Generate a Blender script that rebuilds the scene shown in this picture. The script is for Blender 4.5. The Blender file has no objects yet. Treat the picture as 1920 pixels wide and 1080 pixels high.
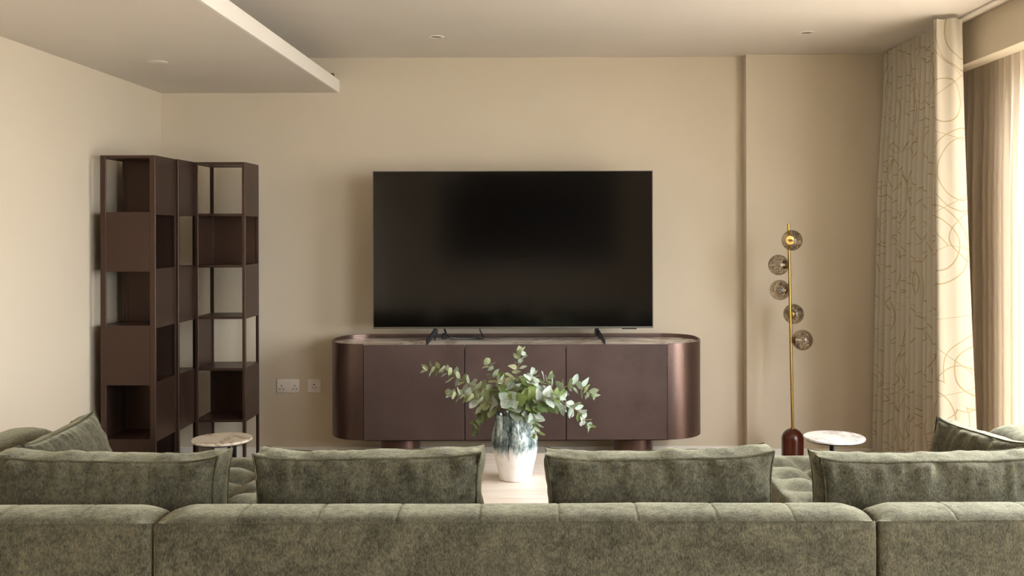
import bpy, bmesh, math, random
from mathutils import Vector, Matrix, noise, Euler

random.seed(7)
C = bpy.context.scene.collection
SC = bpy.context.scene
PI = math.pi

# ------------------------------------------------------------------ camera, world, light, exposure
F_PX = 1900.0
cam_d = bpy.data.cameras.new('camera')
cam = bpy.data.objects.new('camera', cam_d)
C.objects.link(cam)
cam.location = (0, 0, 1.5)
cam.rotation_mode = 'XYZ'
cam.rotation_euler = (Euler((PI / 2, 0, 0)).to_matrix() @ Euler((0, 0, -0.0028)).to_matrix()).to_euler()
cam_d.sensor_width = 36.0
cam_d.lens = 36.0 * F_PX / 1920.0
cam_d.shift_x = -62.0 / 1920.0
cam_d.shift_y = -110.0 / 1920.0
cam_d.clip_start = 0.05
SC.camera = cam

world = bpy.data.worlds.new('daylight')
SC.world = world
world.use_nodes = True
bgn = world.node_tree.nodes['Background']
bgn.inputs['Color'].default_value = (0.955, 0.967, 1.0, 1)
# overcast sky: zenith about three times as bright as the horizon
_nt = world.node_tree
_tc = _nt.nodes.new('ShaderNodeTexCoord'); _sp = _nt.nodes.new('ShaderNodeSeparateXYZ')
_nt.links.new(_tc.outputs['Generated'], _sp.inputs[0])
_mx = _nt.nodes.new('ShaderNodeMath'); _mx.operation = 'MAXIMUM'; _mx.inputs[1].default_value = 0.0
_nt.links.new(_sp.outputs['Z'], _mx.inputs[0])
_ma = _nt.nodes.new('ShaderNodeMath'); _ma.operation = 'MULTIPLY_ADD'; _ma.inputs[1].default_value = 10.0; _ma.inputs[2].default_value = 7.0
_nt.links.new(_mx.outputs[0], _ma.inputs[0]); _nt.links.new(_ma.outputs[0], bgn.inputs['Strength'])

def portal(name, x, y0, y1, z0, z1):
    ld = bpy.data.lights.new(name, 'AREA')
    ld.shape = 'RECTANGLE'
    ld.size = (z1 - z0); ld.size_y = (y1 - y0)
    ld.cycles.is_portal = True
    o = bpy.data.objects.new(name, ld); C.objects.link(o)
    o.location = (x, (y0 + y1) / 2, (z0 + z1) / 2)
    o.rotation_euler = (0, PI / 2, 0)       # -Z axis of the light points to -X, into the room
    return o
WIN = [(2.7, 5.22), (-1.5, 1.6)]            # openings in the right wall (depth ranges)
for i, (a, b) in enumerate(WIN):
    portal('window_portal', 2.66, a, b, 0.0, 2.33)

vs = SC.view_settings
vs.view_transform = 'Standard'
vs.look = 'None'
vs.gamma = 1.0
vs.use_curve_mapping = False
vs.exposure = 1.38

# ------------------------------------------------------------------ helpers
def srgb(h):
    h = h.lstrip('#')
    out = []
    for i in (0, 2, 4):
        c = int(h[i:i + 2], 16) / 255.0
        out.append(c / 12.92 if c <= 0.04045 else ((c + 0.055) / 1.055) ** 2.4)
    return (out[0], out[1], out[2], 1.0)

class NT:
    """small helper round a node tree"""
    def __init__(self, name):
        self.mat = bpy.data.materials.new(name)
        self.mat.use_nodes = True
        self.nt = self.mat.node_tree
        self.nt.nodes.clear()
        self.out = self.nt.nodes.new('ShaderNodeOutputMaterial')
    def n(self, t, **kw):
        nd = self.nt.nodes.new(t)
        for k, v in kw.items():
            if k in nd.inputs.keys():
                nd.inputs[k].default_value = v
            else:
                setattr(nd, k, v)
        return nd
    def l(self, a, b):
        self.nt.links.new(a, b)
    def surf(self, s):
        self.l(s, self.out.inputs['Surface'])
    def ramp(self, fac, stops, interp='LINEAR'):
        r = self.n('ShaderNodeValToRGB')
        r.color_ramp.interpolation = interp
        els = r.color_ramp.elements
        while len(els) > 1:
            els.remove(els[0])
        els[0].position = stops[0][0]; els[0].color = stops[0][1]
        for p, c in stops[1:]:
            e = els.new(p); e.color = c
        self.l(fac, r.inputs['Fac'])
        return r.outputs['Color']
    def math(self, op, a, b=None, c=None, clamp=False):
        m = self.n('ShaderNodeMath', operation=op)
        m.use_clamp = clamp
        for i, v in enumerate((a, b, c)):
            if v is None: continue
            if isinstance(v, (int, float)): m.inputs[i].default_value = v
            else: self.l(v, m.inputs[i])
        return m.outputs[0]
    def mix(self, fac, a, b, blend='MIX'):
        m = self.n('ShaderNodeMix', data_type='RGBA', blend_type=blend)
        for i, v in ((0, fac), (6, a), (7, b)):
            if isinstance(v, (int, float, tuple)): m.inputs[i].default_value = v
            else: self.l(v, m.inputs[i])
        return m.outputs[2]
    def coords(self, which='Object', scale=(1, 1, 1), rot=(0, 0, 0), rand=False):
        tc = self.n('ShaderNodeTexCoord')
        mp = self.n('ShaderNodeMapping')
        mp.inputs['Scale'].default_value = scale
        mp.inputs['Rotation'].default_value = rot
        src = tc.outputs[which]
        if rand:
            oi = self.n('ShaderNodeObjectInfo')
            ad = self.n('ShaderNodeVectorMath', operation='ADD')
            ml = self.math('MULTIPLY', oi.outputs['Random'], 37.0)
            self.l(src, ad.inputs[0]); self.l(ml, ad.inputs[1])
            src = ad.outputs[0]
        self.l(src, mp.inputs['Vector'])
        return mp.outputs[0]
    def noise(self, vec, scale, detail=4.0, rough=0.5, dist=0.0):
        nd = self.n('ShaderNodeTexNoise')
        nd.inputs['Scale'].default_value = scale
        nd.inputs['Detail'].default_value = detail
        nd.inputs['Roughness'].default_value = rough
        nd.inputs['Distortion'].default_value = dist
        self.l(vec, nd.inputs['Vector'])
        return nd.outputs['Fac']
    def bump(self, h, strength=0.2, dist=0.01):
        b = self.n('ShaderNodeBump')
        b.inputs['Strength'].default_value = strength
        b.inputs['Distance'].default_value = dist
        self.l(h, b.inputs['Height'])
        return b.outputs['Normal']
    def bsdf(self, color=None, rough=0.5, metal=0.0, spec=0.5, normal=None, **kw):
        p = self.n('ShaderNodeBsdfPrincipled')
        for key, v in (('Base Color', color), ('Roughness', rough), ('Metallic', metal), ('Specular IOR Level', spec)):
            if v is None: continue
            if isinstance(v, (int, float, tuple)): p.inputs[key].default_value = v
            else: self.l(v, p.inputs[key])
        if normal is not None: self.l(normal, p.inputs['Normal'])
        for k, v in kw.items():
            p.inputs[k].default_value = v
        return p

def paint(name, col, rough=0.85, bump=0.04):
    t = NT(name)
    v = t.coords('Object')
    f = t.noise(v, 1.3, 3, 0.5)
    c0 = srgb(col)
    lo = tuple(x * 0.96 for x in c0[:3]) + (1,)
    colr = t.ramp(f, [(0.3, lo), (0.7, c0)])
    nb = t.noise(v, 260, 2, 0.5)
    p = t.bsdf(colr, rough, 0, 0.3, t.bump(nb, bump, 0.002))
    t.surf(p.outputs[0])
    return t.mat

def plain(name, col, rough=0.5, metal=0.0, spec=0.5, nscale=60.0, var=0.08, bump=0.0, **kw):
    t = NT(name)
    v = t.coords('Object')
    f = t.noise(v, nscale, 3, 0.55)
    c0 = srgb(col)
    lo = tuple(x * (1 - var) for x in c0[:3]) + (1,)
    hi = tuple(min(1, x * (1 + var)) for x in c0[:3]) + (1,)
    colr = t.ramp(f, [(0.3, lo), (0.7, hi)])
    nm = t.bump(f, bump, 0.002) if bump else None
    p = t.bsdf(colr, rough, metal, spec, nm, **kw)
    t.surf(p.outputs[0])
    return t.mat

M = {}
M['wall'] = paint('wall_paint', '#d5c9b5')
M['wall_left'] = M['wall']
M['ceiling'] = paint('ceiling_paint', '#e3dcd3')
M['white'] = paint('white_paint', '#eee9e0', 0.5, 0.0)
M['plastic'] = plain('white_plastic', '#ece7df', 0.35, 0, 0.5, 40, 0.02)
M['black_plastic'] = plain('black_plastic', '#0c0c0e', 0.45, 0, 0.5, 40, 0.05)
M['grey_metal'] = plain('grey_metal', '#77746f', 0.35, 0.8, 0.5, 90, 0.05)
M['dark_metal'] = plain('dark_metal', '#1d2026', 0.35, 0.6, 0.5, 90, 0.05)
M['hole'] = plain('socket_hole', '#050404', 0.9, 0, 0.1)
M['foot_metal'] = plain('gunmetal', '#4a4d54', 0.3, 0.8, 0.5, 90, 0.05)
M['shelf'] = plain('bronze_lacquer', '#4b3930', 0.36, 0.6, 0.5, 420, 0.10, 0.05)
M['brass'] = plain('brushed_brass', '#c2a05c', 0.25, 1.0, 0.5, 120, 0.08)
M['walnut'] = plain('dark_lacquered_wood', '#47190f', 0.25, 0, 0.5, 9, 0.25)

def velvet(name, dark, mid, light, fiber=True, sheen=0.5, amount=1.0):
    t = NT(name)
    v = t.coords('Object', rand=True)
    big = t.noise(v, 5.0, 6, 0.62, 0.6)
    med = t.noise(v, 38.0, 8, 0.78, 0.4)
    v2 = t.coords('Object', (1, 1, 0.42), rand=True)
    fib = t.noise(v2, 240.0, 3, 0.7)
    a = t.math('MULTIPLY', big, 0.26)
    b = t.math('MULTIPLY_ADD', med, 0.42, a)
    c = t.math('MULTIPLY_ADD', fib, 0.42, b)
    col = t.ramp(c, [(0.45, srgb(dark)), (0.55, srgb(mid)), (0.68, srgb(light))])
    hgt = t.math('MULTIPLY_ADD', fib, 0.5, t.math('MULTIPLY', med, 0.9))
    nm = t.bump(hgt, 0.55 * amount, 0.006)
    p = t.bsdf(col, 0.82, 0, 0.2, nm)
    shw = t.ramp(c, [(0.40, (0.22, 0.22, 0.22, 1)), (0.62, (1, 1, 1, 1))])
    t.l(t.math('MULTIPLY', shw, sheen), p.inputs['Sheen Weight'])
    p.inputs['Sheen Roughness'].default_value = 0.36
    p.inputs['Sheen Tint'].default_value = srgb('#dfddc2')
    t.surf(p.outputs[0])
    return t.mat
M['velvet'] = velvet('olive_velvet', '#28271c', '#434134', '#5f5c49', sheen=1.0)
M['velvet_seam'] = velvet('olive_velvet_seam', '#2c2a20', '#45432f', '#66644f', sheen=0.3)

def marble(name, base, vein, scale=5.0, rough=0.12, vein2=None):
    t = NT(name)
    v = t.coords('Object', rand=True)
    n1 = t.noise(v, scale, 7, 0.6, 1.6)
    ridge = t.math('ABSOLUTE', t.math('SUBTRACT', n1, 0.5))
    m1 = t.ramp(ridge, [(0.0, (1, 1, 1, 1)), (0.018, (0.45, 0.45, 0.45, 1)), (0.07, (0, 0, 0, 1))])
    n2 = t.noise(v, scale * 0.6, 4, 0.5, 0.8)
    cloud = t.ramp(n2, [(0.42, (0, 0, 0, 1)), (0.68, (1, 1, 1, 1))])
    c1 = t.mix(m1, srgb(base), srgb(vein))
    f2 = t.math('MULTIPLY', cloud, 0.35)
    c2 = t.mix(f2, c1, srgb(vein2 or vein))
    p = t.bsdf(c2, rough, 0, 0.5)
    t.surf(p.outputs[0])
    return t.mat
M['marble_brown'] = marble('veined_marble', '#f8f5f0', '#a88a74', 2.2, 0.22, '#f0e6da')
M['marble_white'] = marble('white_marble', '#f6f4f2', '#b9b3ae', 2.4, 0.15, '#e6e2de')
M['marble_warm'] = marble('warm_marble', '#f1e8da', '#a78a68', 2.6, 0.15, '#dcc6aa')

def lacquer():
    t = NT('plum_bronze_lacquer')
    v = t.coords('Object')
    n1 = t.noise(v, 3.0, 4, 0.6)
    n2 = t.noise(v, 300.0, 2, 0.5)
    mixd = t.math('MULTIPLY_ADD', n2, 0.25, t.math('MULTIPLY', n1, 0.75))
    col = t.ramp(mixd, [(0.35, srgb('#4f403c')), (0.68, srgb('#635350'))])
    p = t.bsdf(col, 0.4, 0.35, 0.5, t.bump(n2, 0.05, 0.002))
    t.surf(p.outputs[0])
    return t.mat
M['lacquer'] = lacquer()
def curved_metal():
    t = NT('plum_bronze_curved_metal')
    v = t.coords('Object')
    n1 = t.noise(v, 90.0, 2, 0.5)
    col = t.ramp(n1, [(0.3, srgb('#735e58')), (0.7, srgb('#7a655e'))])
    p = t.bsdf(col, 0.33, 0.85, 0.5)
    t.surf(p.outputs[0])
    return t.mat
M['curved_metal'] = curved_metal()

def screen():
    t = NT('tv_screen_glass')
    v = t.coords('Object')
    n1 = t.noise(v, 2.0, 2, 0.5)
    col = t.ramp(n1, [(0.3, (0.0015, 0.0013, 0.0013, 1)), (0.7, (0.002, 0.0018, 0.0018, 1))])
    p = t.bsdf(col, 0.11, 0, 0.5)
    t.surf(p.outputs[0])
    return t.mat
M['screen'] = screen()

def washed_wood():
    t = NT('washed_oak')
    v = t.coords('Object', (1.2, 14, 14))
    n1 = t.noise(v, 2.2, 6, 0.6, 0.5)
    v2 = t.coords('Object', (3, 60, 60))
    n2 = t.noise(v2, 4.0, 4, 0.6)
    f = t.math('MULTIPLY_ADD', n2, 0.3, t.math('MULTIPLY', n1, 0.7))
    col = t.ramp(f, [(0.33, srgb('#dccdbf')), (0.5, srgb('#ebe1d7')), (0.66, srgb('#f4eee7'))])
    p = t.bsdf(col, 0.42, 0, 0.4, t.bump(n2, 0.06, 0.002))
    t.surf(p.outputs[0])
    return t.mat
M['table_wood'] = washed_wood()

def floor_mat():
    t = NT('oak_floor')
    v = t.coords('Object')
    br = t.n('ShaderNodeTexBrick')
    br.inputs['Scale'].default_value = 1.0
    br.inputs['Brick Width'].default_value = 1.8
    br.inputs['Row Height'].default_value = 0.18
    br.inputs['Mortar Size'].default_value = 0.002
    br.inputs['Color1'].default_value = srgb('#b99e7e')
    br.inputs['Color2'].default_value = srgb('#c8b092')
    br.inputs['Mortar'].default_value = srgb('#6d5842')
    t.l(v, br.inputs['Vector'])
    v2 = t.coords('Object', (1, 14, 1))
    n1 = t.noise(v2, 5.0, 5, 0.6)
    g = t.ramp(n1, [(0.3, (0.82, 0.8, 0.78, 1)), (0.7, (1, 1, 1, 1))])
    col = t.mix(1.0, br.outputs['Color'], g, 'MULTIPLY')
    p = t.bsdf(col, 0.5, 0, 0.4)
    t.surf(p.outputs[0])
    return t.mat
M['floor'] = floor_mat()

def vase_mat():
    t = NT('drip_glaze_ceramic')
    tc = t.n('ShaderNodeTexCoord')
    sp = t.n('ShaderNodeSeparateXYZ')
    t.l(tc.outputs['Object'], sp.inputs[0])
    vs_ = t.coords('Object', (1, 1, 0.10))
    streak = t.noise(vs_, 85.0, 3, 0.6)
    streak2 = t.noise(vs_, 26.0, 3, 0.6, 0.6)
    speck = t.noise(t.coords('Object', (1, 1, 0.5)), 120.0, 4, 0.65)
    thr = t.math('MULTIPLY_ADD', streak, 0.085, 0.076)
    d = t.math('SUBTRACT', sp.outputs['Z'], thr)
    msk = t.ramp(t.math('MULTIPLY_ADD', d, 16.0, 0.35), [(0.2, (0, 0, 0, 1)), (0.85, (1, 1, 1, 1))])
    f = t.math('MULTIPLY_ADD', speck, 0.45, t.math('MULTIPLY', streak2, 0.62))
    glaze = t.ramp(f, [(0.41, srgb('#252c2c')), (0.48, srgb('#566567')), (0.57, srgb('#879a9a')), (0.66, srgb('#d2dbd8'))])
    band = t.ramp(sp.outputs['Z'], [(0.145, (1, 1, 1, 1)), (0.165, (0.45, 0.47, 0.48, 1)), (0.19, (1, 1, 1, 1))])
    glaze = t.mix(0.75, glaze, band, 'MULTIPLY')
    whit = t.ramp(t.noise(t.coords('Object'), 30, 3, 0.5), [(0.3, srgb('#ebe6e3')), (0.7, srgb('#f6f3f1'))])
    col = t.mix(msk, whit, glaze)
    rgh = t.math('MULTIPLY_ADD', msk, -0.42, 0.55)
    p = t.bsdf(col, rgh, 0, 0.5, t.bump(streak2, 0.12, 0.004))
    t.surf(p.outputs[0])
    return t.mat
M['vase'] = vase_mat()

def leaf_mat(name, a, b, under):
    t = NT(name)
    oi = t.n('ShaderNodeObjectInfo')
    v = t.coords('Object', rand=True)
    n1 = t.noise(v, 40.0, 3, 0.6)
    f = t.math('MULTIPLY_ADD', n1, 0.5, t.math('MULTIPLY', oi.outputs['Random'], 0.55))
    col = t.ramp(f, [(0.2, srgb(a)), (0.8, srgb(b))])
    geo = t.n('ShaderNodeNewGeometry')
    col2 = t.mix(geo.outputs['Backfacing'], col, srgb(under))
    p = t.bsdf(col2, 0.55, 0, 0.35)
    tr = t.n('ShaderNodeBsdfTranslucent')
    t.l(col2, tr.inputs['Color'])
    mx = t.n('ShaderNodeMixShader'); mx.inputs[0].default_value = 0.18
    t.l(p.outputs[0], mx.inputs[1]); t.l(tr.outputs[0], mx.inputs[2])
    t.surf(mx.outputs[0])
    return t.mat
M['leaf_grey'] = leaf_mat('glaucous_leaf', '#9aa99b', '#c5cfc4', '#98a48a')
M['leaf_olive'] = leaf_mat('olive_leaf', '#868f66', '#b3b995', '#98a078')
M['leaf_green'] = leaf_mat('green_leaf', '#5f7440', '#8a9a58', '#93a274')
M['leaf_dark'] = leaf_mat('shaded_leaf', '#5d6838', '#7c864c', '#6f7a45')  # darker yellow-green of the small-leaved branch
M['stem'] = plain('leaf_stem', '#8a7558', 0.6)

def globe_mat():
    t = NT('smoky_swirl_glass')
    v = t.coords('Object', (1, 1, 1), rand=True)
    n1 = t.noise(v, 19.0, 5, 0.72, 3.0)
    ridge = t.math('ABSOLUTE', t.math('SUBTRACT', n1, 0.5))
    sw = t.ramp(ridge, [(0.0, (1, 1, 1, 1)), (0.03, (0.8, 0.8, 0.8, 1)), (0.06, (0, 0, 0, 1))])
    area = t.ramp(t.noise(v, 9.0, 2, 0.5), [(0.40, (0.0, 0.0, 0.0, 1)), (0.52, (1, 1, 1, 1))])
    f = t.math('MULTIPLY', t.math('MULTIPLY', sw, area), 0.85)
    lw = t.n('ShaderNodeLayerWeight'); lw.inputs['Blend'].default_value = 0.4
    tr = t.n('ShaderNodeBsdfTransparent')
    tint = t.ramp(lw.outputs['Facing'], [(0.0, srgb('#f7f2ea')), (0.6, srgb('#ece4d8')), (1.0, srgb('#857a6a'))])
    t.l(tint, tr.inputs['Color'])
    gl = t.n('ShaderNodeBsdfGlossy'); gl.inputs['Roughness'].default_value = 0.04
    fz = t.math('POWER', lw.outputs['Facing'], 3.0)
    fz = t.math('MULTIPLY_ADD', fz, 0.35, 0.04)
    m1 = t.n('ShaderNodeMixShader')
    t.l(fz, m1.inputs[0]); t.l(tr.outputs[0], m1.inputs[1]); t.l(gl.outputs[0], m1.inputs[2])
    df = t.bsdf(srgb('#362d27'), 0.2, 0, 0.5)
    m2 = t.n('ShaderNodeMixShader')
    t.l(f, m2.inputs[0]); t.l(m1.outputs[0], m2.inputs[1]); t.l(df.outputs[0], m2.inputs[2])
    t.surf(m2.outputs[0])
    return t.mat
M['globe'] = globe_mat()

def pane_mat():
    t = NT('window_glass')
    tr = t.n('ShaderNodeBsdfTransparent')
    tr.inputs['Color'].default_value = (0.96, 0.97, 0.96, 1)
    gl = t.n('ShaderNodeBsdfGlossy'); gl.inputs['Roughness'].default_value = 0.0
    lw = t.n('ShaderNodeLayerWeight'); fr = t.n('ShaderNodeMath', operation='MULTIPLY'); t.l(lw.outputs['Facing'], fr.inputs[0]); fr.inputs[1].default_value = 0.12
    m1 = t.n('ShaderNodeMixShader')
    t.l(fr.outputs[0], m1.inputs[0]); t.l(tr.outputs[0], m1.inputs[1]); t.l(gl.outputs[0], m1.inputs[2])
    t.surf(m1.outputs[0])
    return t.mat
M['pane'] = pane_mat()

def curtain_mat():
    t = NT('patterned_linen')
    tc = t.n('ShaderNodeTexCoord')
    uv = tc.outputs['UV']
    def rings(scale, off, radii, width, warp):
        mp = t.n('ShaderNodeMapping'); mp.inputs['Location'].default_value = (off, off * 1.7, 0)
        mp.inputs['Scale'].default_value = (scale, scale * 0.93, 1)
        t.l(uv, mp.inputs['Vector'])
        wn = t.n('ShaderNodeTexNoise'); wn.inputs['Scale'].default_value = 1.6; wn.inputs['Detail'].default_value = 1.0
        t.l(mp.outputs[0], wn.inputs['Vector'])
        ad = t.n('ShaderNodeVectorMath', operation='MULTIPLY_ADD')
        t.l(wn.outputs['Color'], ad.inputs[0]); ad.inputs[1].default_value = (warp, warp, 0)
        t.l(mp.outputs[0], ad.inputs[2])
        vo = t.n('ShaderNodeTexVoronoi', voronoi_dimensions='2D', feature='F1')
        vo.inputs['Scale'].default_value = 1.0
        vo.inputs['Randomness'].default_value = 0.9
        t.l(ad.outputs[0], vo.inputs['Vector'])
        acc = None
        for r in radii:
            dd = t.math('ABSOLUTE', t.math('SUBTRACT', vo.outputs['Distance'], r))
            ln = t.math('LESS_THAN', dd, width * scale)
            acc = ln if acc is None else t.math('MAXIMUM', acc, ln)
        return acc
    a = rings(3.0, 0.3, (0.33,), 0.0030, 0.25)
    b = rings(2.2, 5.1, (0.42, 0.30), 0.0030, 0.2)
    def edges(scale, off, width):
        mp = t.n('ShaderNodeMapping'); mp.inputs['Location'].default_value = (off, off * 1.3, 0)
        mp.inputs['Scale'].default_value = (scale * 0.7, scale * 1.5, 1)
        t.l(uv, mp.inputs['Vector'])
        vo = t.n('ShaderNodeTexVoronoi', voronoi_dimensions='2D', feature='DISTANCE_TO_EDGE')
        vo.inputs['Scale'].default_value = 1.0
        t.l(mp.outputs[0], vo.inputs['Vector'])
        return t.math('LESS_THAN', vo.outputs['Distance'], width * scale)
    e = edges(1.7, 2.2, 0.0022)
    lines = t.math('MAXIMUM', t.math('MAXIMUM', a, b), e)
    wv = t.noise(uv, 900, 2, 0.5)
    base = t.ramp(wv, [(0.3, srgb('#c4bcab')), (0.7, srgb('#d1cabb'))])
    fade = t.math('MULTIPLY', lines, 0.8)
    col = t.mix(fade, base, srgb('#a4936c'))
    p = t.bsdf(col, 0.85, 0, 0.15, t.bump(wv, 0.1, 0.001))
    tr = t.n('ShaderNodeBsdfTranslucent'); t.l(col, tr.inputs['Color'])
    mx = t.n('ShaderNodeMixShader'); mx.inputs[0].default_value = 0.10
    t.l(p.outputs[0], mx.inputs[1]); t.l(tr.outputs[0], mx.inputs[2])
    t.surf(mx.outputs[0])
    return t.mat
M['curtain'] = curtain_mat()

def sheer_mat():
    t = NT('sheer_voile')
    v = t.coords('UV')
    wv = t.noise(v, 700, 2, 0.5)
    col = t.ramp(wv, [(0.3, srgb('#e2d6c6')), (0.7, srgb('#ece2d5'))])
    d = t.n('ShaderNodeBsdfDiffuse'); t.l(col, d.inputs['Color'])
    tr = t.n('ShaderNodeBsdfTranslucent'); t.l(col, tr.inputs['Color'])
    mx = t.n('ShaderNodeMixShader'); mx.inputs[0].default_value = 0.5
    t.l(d.outputs[0], mx.inputs[1]); t.l(tr.outputs[0], mx.inputs[2])
    tp = t.n('ShaderNodeBsdfTransparent')
    m2 = t.n('ShaderNodeMixShader'); m2.inputs[0].default_value = 0.10
    t.l(mx.outputs[0], m2.inputs[1]); t.l(tp.outputs[0], m2.inputs[2])
    t.surf(m2.outputs[0])
    return t.mat
M['sheer'] = sheer_mat()
M['ground'] = plain('terrace_stone', '#85817a', 0.8, 0, 0.3, 6, 0.15)

# ---- object helpers
ORG = {}
def thing(name, loc, label, cat, group=None):
    o = bpy.data.objects.new(name, None)
    C.objects.link(o)
    o.empty_display_size = 0.1
    o.location = loc
    ORG[o.name] = Vector(loc)
    o['label'] = label; o['category'] = cat
    if group: o['group'] = group
    return o

def obj(name, bm, mat, parent=None, origin=None, angle=35, smooth=True, recalc=True):
    """bm is in world coordinates; the mesh is stored relative to the thing's base."""
    if recalc:
        bmesh.ops.recalc_face_normals(bm, faces=bm.faces[:])
    me = bpy.data.meshes.new(name)
    org = ORG[parent.name] if parent is not None else Vector(origin or (0, 0, 0))
    bmesh.ops.translate(bm, verts=bm.verts[:], vec=-org)
    bm.to_mesh(me); bm.free()
    if smooth:
        for p in me.polygons: p.use_smooth = True
        me.set_sharp_from_angle(angle=math.radians(angle))
    me.materials.append(mat)
    o = bpy.data.objects.new(name, me)
    C.objects.link(o)
    if parent is not None:
        o.parent = parent
    else:
        o.location = org
    ORG[o.name] = org
    return o

def tag(o, label, cat, group=None):
    o['label'] = label; o['category'] = cat
    if group: o['group'] = group
    return o
def struct(o):
    o['kind'] = 'structure'
    return o

def NB(): return bmesh.new()

def box(bm, x0, x1, y0, y1, z0, z1, bev=0.0, seg=2):
    vs_ = [bm.verts.new(p) for p in ((x0, y0, z0), (x1, y0, z0), (x1, y1, z0), (x0, y1, z0),
                                     (x0, y0, z1), (x1, y0, z1), (x1, y1, z1), (x0, y1, z1))]
    fs = [bm.faces.new([vs_[i] for i in f]) for f in ((0, 3, 2, 1), (4, 5, 6, 7), (0, 1, 5, 4), (1, 2, 6, 5), (2, 3, 7, 6), (3, 0, 4, 7))]
    if bev:
        es = set(e for f in fs for e in f.edges)
        bmesh.ops.bevel(bm, geom=list(es), offset=bev, segments=seg, affect='EDGES', profile=0.5)
    return bm

def tube(bm, pts, r, n=8, cap=True):
    pts = [Vector(p) for p in pts]
    k = len(pts)
    rs = r if isinstance(r, (list, tuple)) else [r] * k
    rings = []
    up = Vector((0, 0, 1))
    prev = None
    for i, p in enumerate(pts):
        tng = (pts[min(i + 1, k - 1)] - pts[max(i - 1, 0)]).normalized()
        if prev is None:
            a = tng.cross(up)
            if a.length < 1e-3: a = tng.cross(Vector((1, 0, 0)))
            a.normalize()
        else:
            a = prev - tng * prev.dot(tng)
            a.normalize()
        prev = a
        b = tng.cross(a)
        rings.append([bm.verts.new(p + (a * math.cos(2 * PI * j / n) + b * math.sin(2 * PI * j / n)) * rs[i]) for j in range(n)])
    for i in range(k - 1):
        for j in range(n):
            bm.faces.new((rings[i][j], rings[i][(j + 1) % n], rings[i + 1][(j + 1) % n], rings[i + 1][j]))
    if cap:
        bm.faces.new(rings[0]); bm.faces.new(rings[-1])
    return bm

def lathe(bm, prof, cx, cy, n=48, fn=None):
    """prof: (r, z) list. fn(r, z, a) can modulate the radius"""
    rings = []
    for r, z in prof:
        if r < 1e-6:
            rings.append([bm.verts.new((cx, cy, z))])
        else:
            ring = []
            for j in range(n):
                a = 2 * PI * j / n
                rr = fn(r, z, a) if fn else r
                ring.append(bm.verts.new((cx + rr * math.cos(a), cy + rr * math.sin(a), z)))
            rings.append(ring)
    for i in range(len(rings) - 1):
        A, B = rings[i], rings[i + 1]
        for j in range(n):
            if len(A) == 1 and len(B) == 1: continue
            if len(A) == 1: bm.faces.new((A[0], B[j], B[(j + 1) % n]))
            elif len(B) == 1: bm.faces.new((A[j], A[(j + 1) % n], B[0]))
            else: bm.faces.new((A[j], A[(j + 1) % n], B[(j + 1) % n], B[j]))
    return bm

def prism(bm, outline, z0, z1):
    b = [bm.verts.new((x, y, z0)) for x, y in outline]
    t = [bm.verts.new((x, y, z1)) for x, y in outline]
    k = len(outline)
    for i in range(k):
        bm.faces.new((b[i], b[(i + 1) % k], t[(i + 1) % k], t[i]))
    bm.faces.new(b[::-1]); bm.faces.new(t)
    return bm

def at(px, py, d):
    """pixel of the photograph at a real distance d -> point of the room"""
    return Vector(((px - 1022) / F_PX * d, d, 1.5 - (py - 430) / F_PX * d))

# ------------------------------------------------------------------ room shell
XL, XR, YB, YR = -2.45, 2.70, 6.48, -5.0      # left wall, right wall, back wall, rear wall
ZC, ZD = 2.60, 2.377                           # main ceiling, dropped ceiling
b = NB(); box(b, XL - .15, XR, YR - .15, YB + .15, -0.1, 0.0); struct(obj('floor', b, M['floor'], smooth=False))
b = NB(); box(b, XL - .15, XR + .15, YR - .15, YB + .15, ZC, ZC + .12); struct(obj('ceiling', b, M['ceiling'], smooth=False))
b = NB(); box(b, XL - .15, XL, YR - .15, YB + .15, 0, ZC); struct(obj('wall_left', b, M['wall_left'], smooth=False))
wb = NB(); box(wb, XL, XR, YB, YB + .15, 0, ZC)
box(wb, 1.268, 2.62, 6.385, YB, 0, ZC, 0.003, 2)
struct(obj('wall_back', wb, M['wall'], smooth=False))
b = NB(); box(b, XL, XR, YR - .15, YR, 0, ZC); struct(obj('wall_rear', b, M['wall'], smooth=False))
b = NB(); box(b, -1.75, 1.2, YR, YR + .04, 0.94, 2.6, .004, 1); struct(obj('trim_5', b, M['black_plastic'], smooth=False))  # unseen dark panel, added to darken the reflection in the television screen
# right wall: solid pieces between and around the two window openings
b = NB()
prev = YR
for a, c in sorted(WIN):
    box(b, 2.55, XR, prev, a, 0, ZC)
    box(b, 2.55, XR, a, c, 2.33, ZC)
    prev = c
box(b, 2.55, XR, prev, YB, 0, ZC)
struct(obj('wall_right', b, M['wall'], smooth=False))
# dropped ceiling on the left with its cove lip
b = NB()
box(b, XL, -1.60, YR, YB, ZD, ZC)
box(b, -1.60, -1.328, YR, YB, ZD, ZD + 0.02)
struct(obj('trim_1', b, M['ceiling'], smooth=False))
b = NB(); box(b, -1.328, -1.312, YR, YB, ZD, 2.456); struct(obj('trim_6', b, M['white'], smooth=False))  # white cove lip; the window light it catches is partly in this colour
# pelmet over the window
b = NB(); box(b, 2.25, 2.36, YR, 6.385, ZD, ZC, 0.002, 1); box(b, 2.36, 2.55, YR, 6.385, 2.42, ZC)
struct(obj('trim_2', b, M['wall'], smooth=False))
# baseboards
def bb(name, x0, x1, y0, y1):
    o = NB(); box(o, x0, x1, y0, y1, 0, 0.115, 0.003, 1); struct(obj(name, o, M['white'], smooth=False))
bb('baseboard_back', XL, 1.268, YB - .014, YB)
bb('baseboard_right', 1.254, 2.55, 6.371, 6.385)
bb('baseboard_left', XL, XL + .014, YR, YB - .014)
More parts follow.
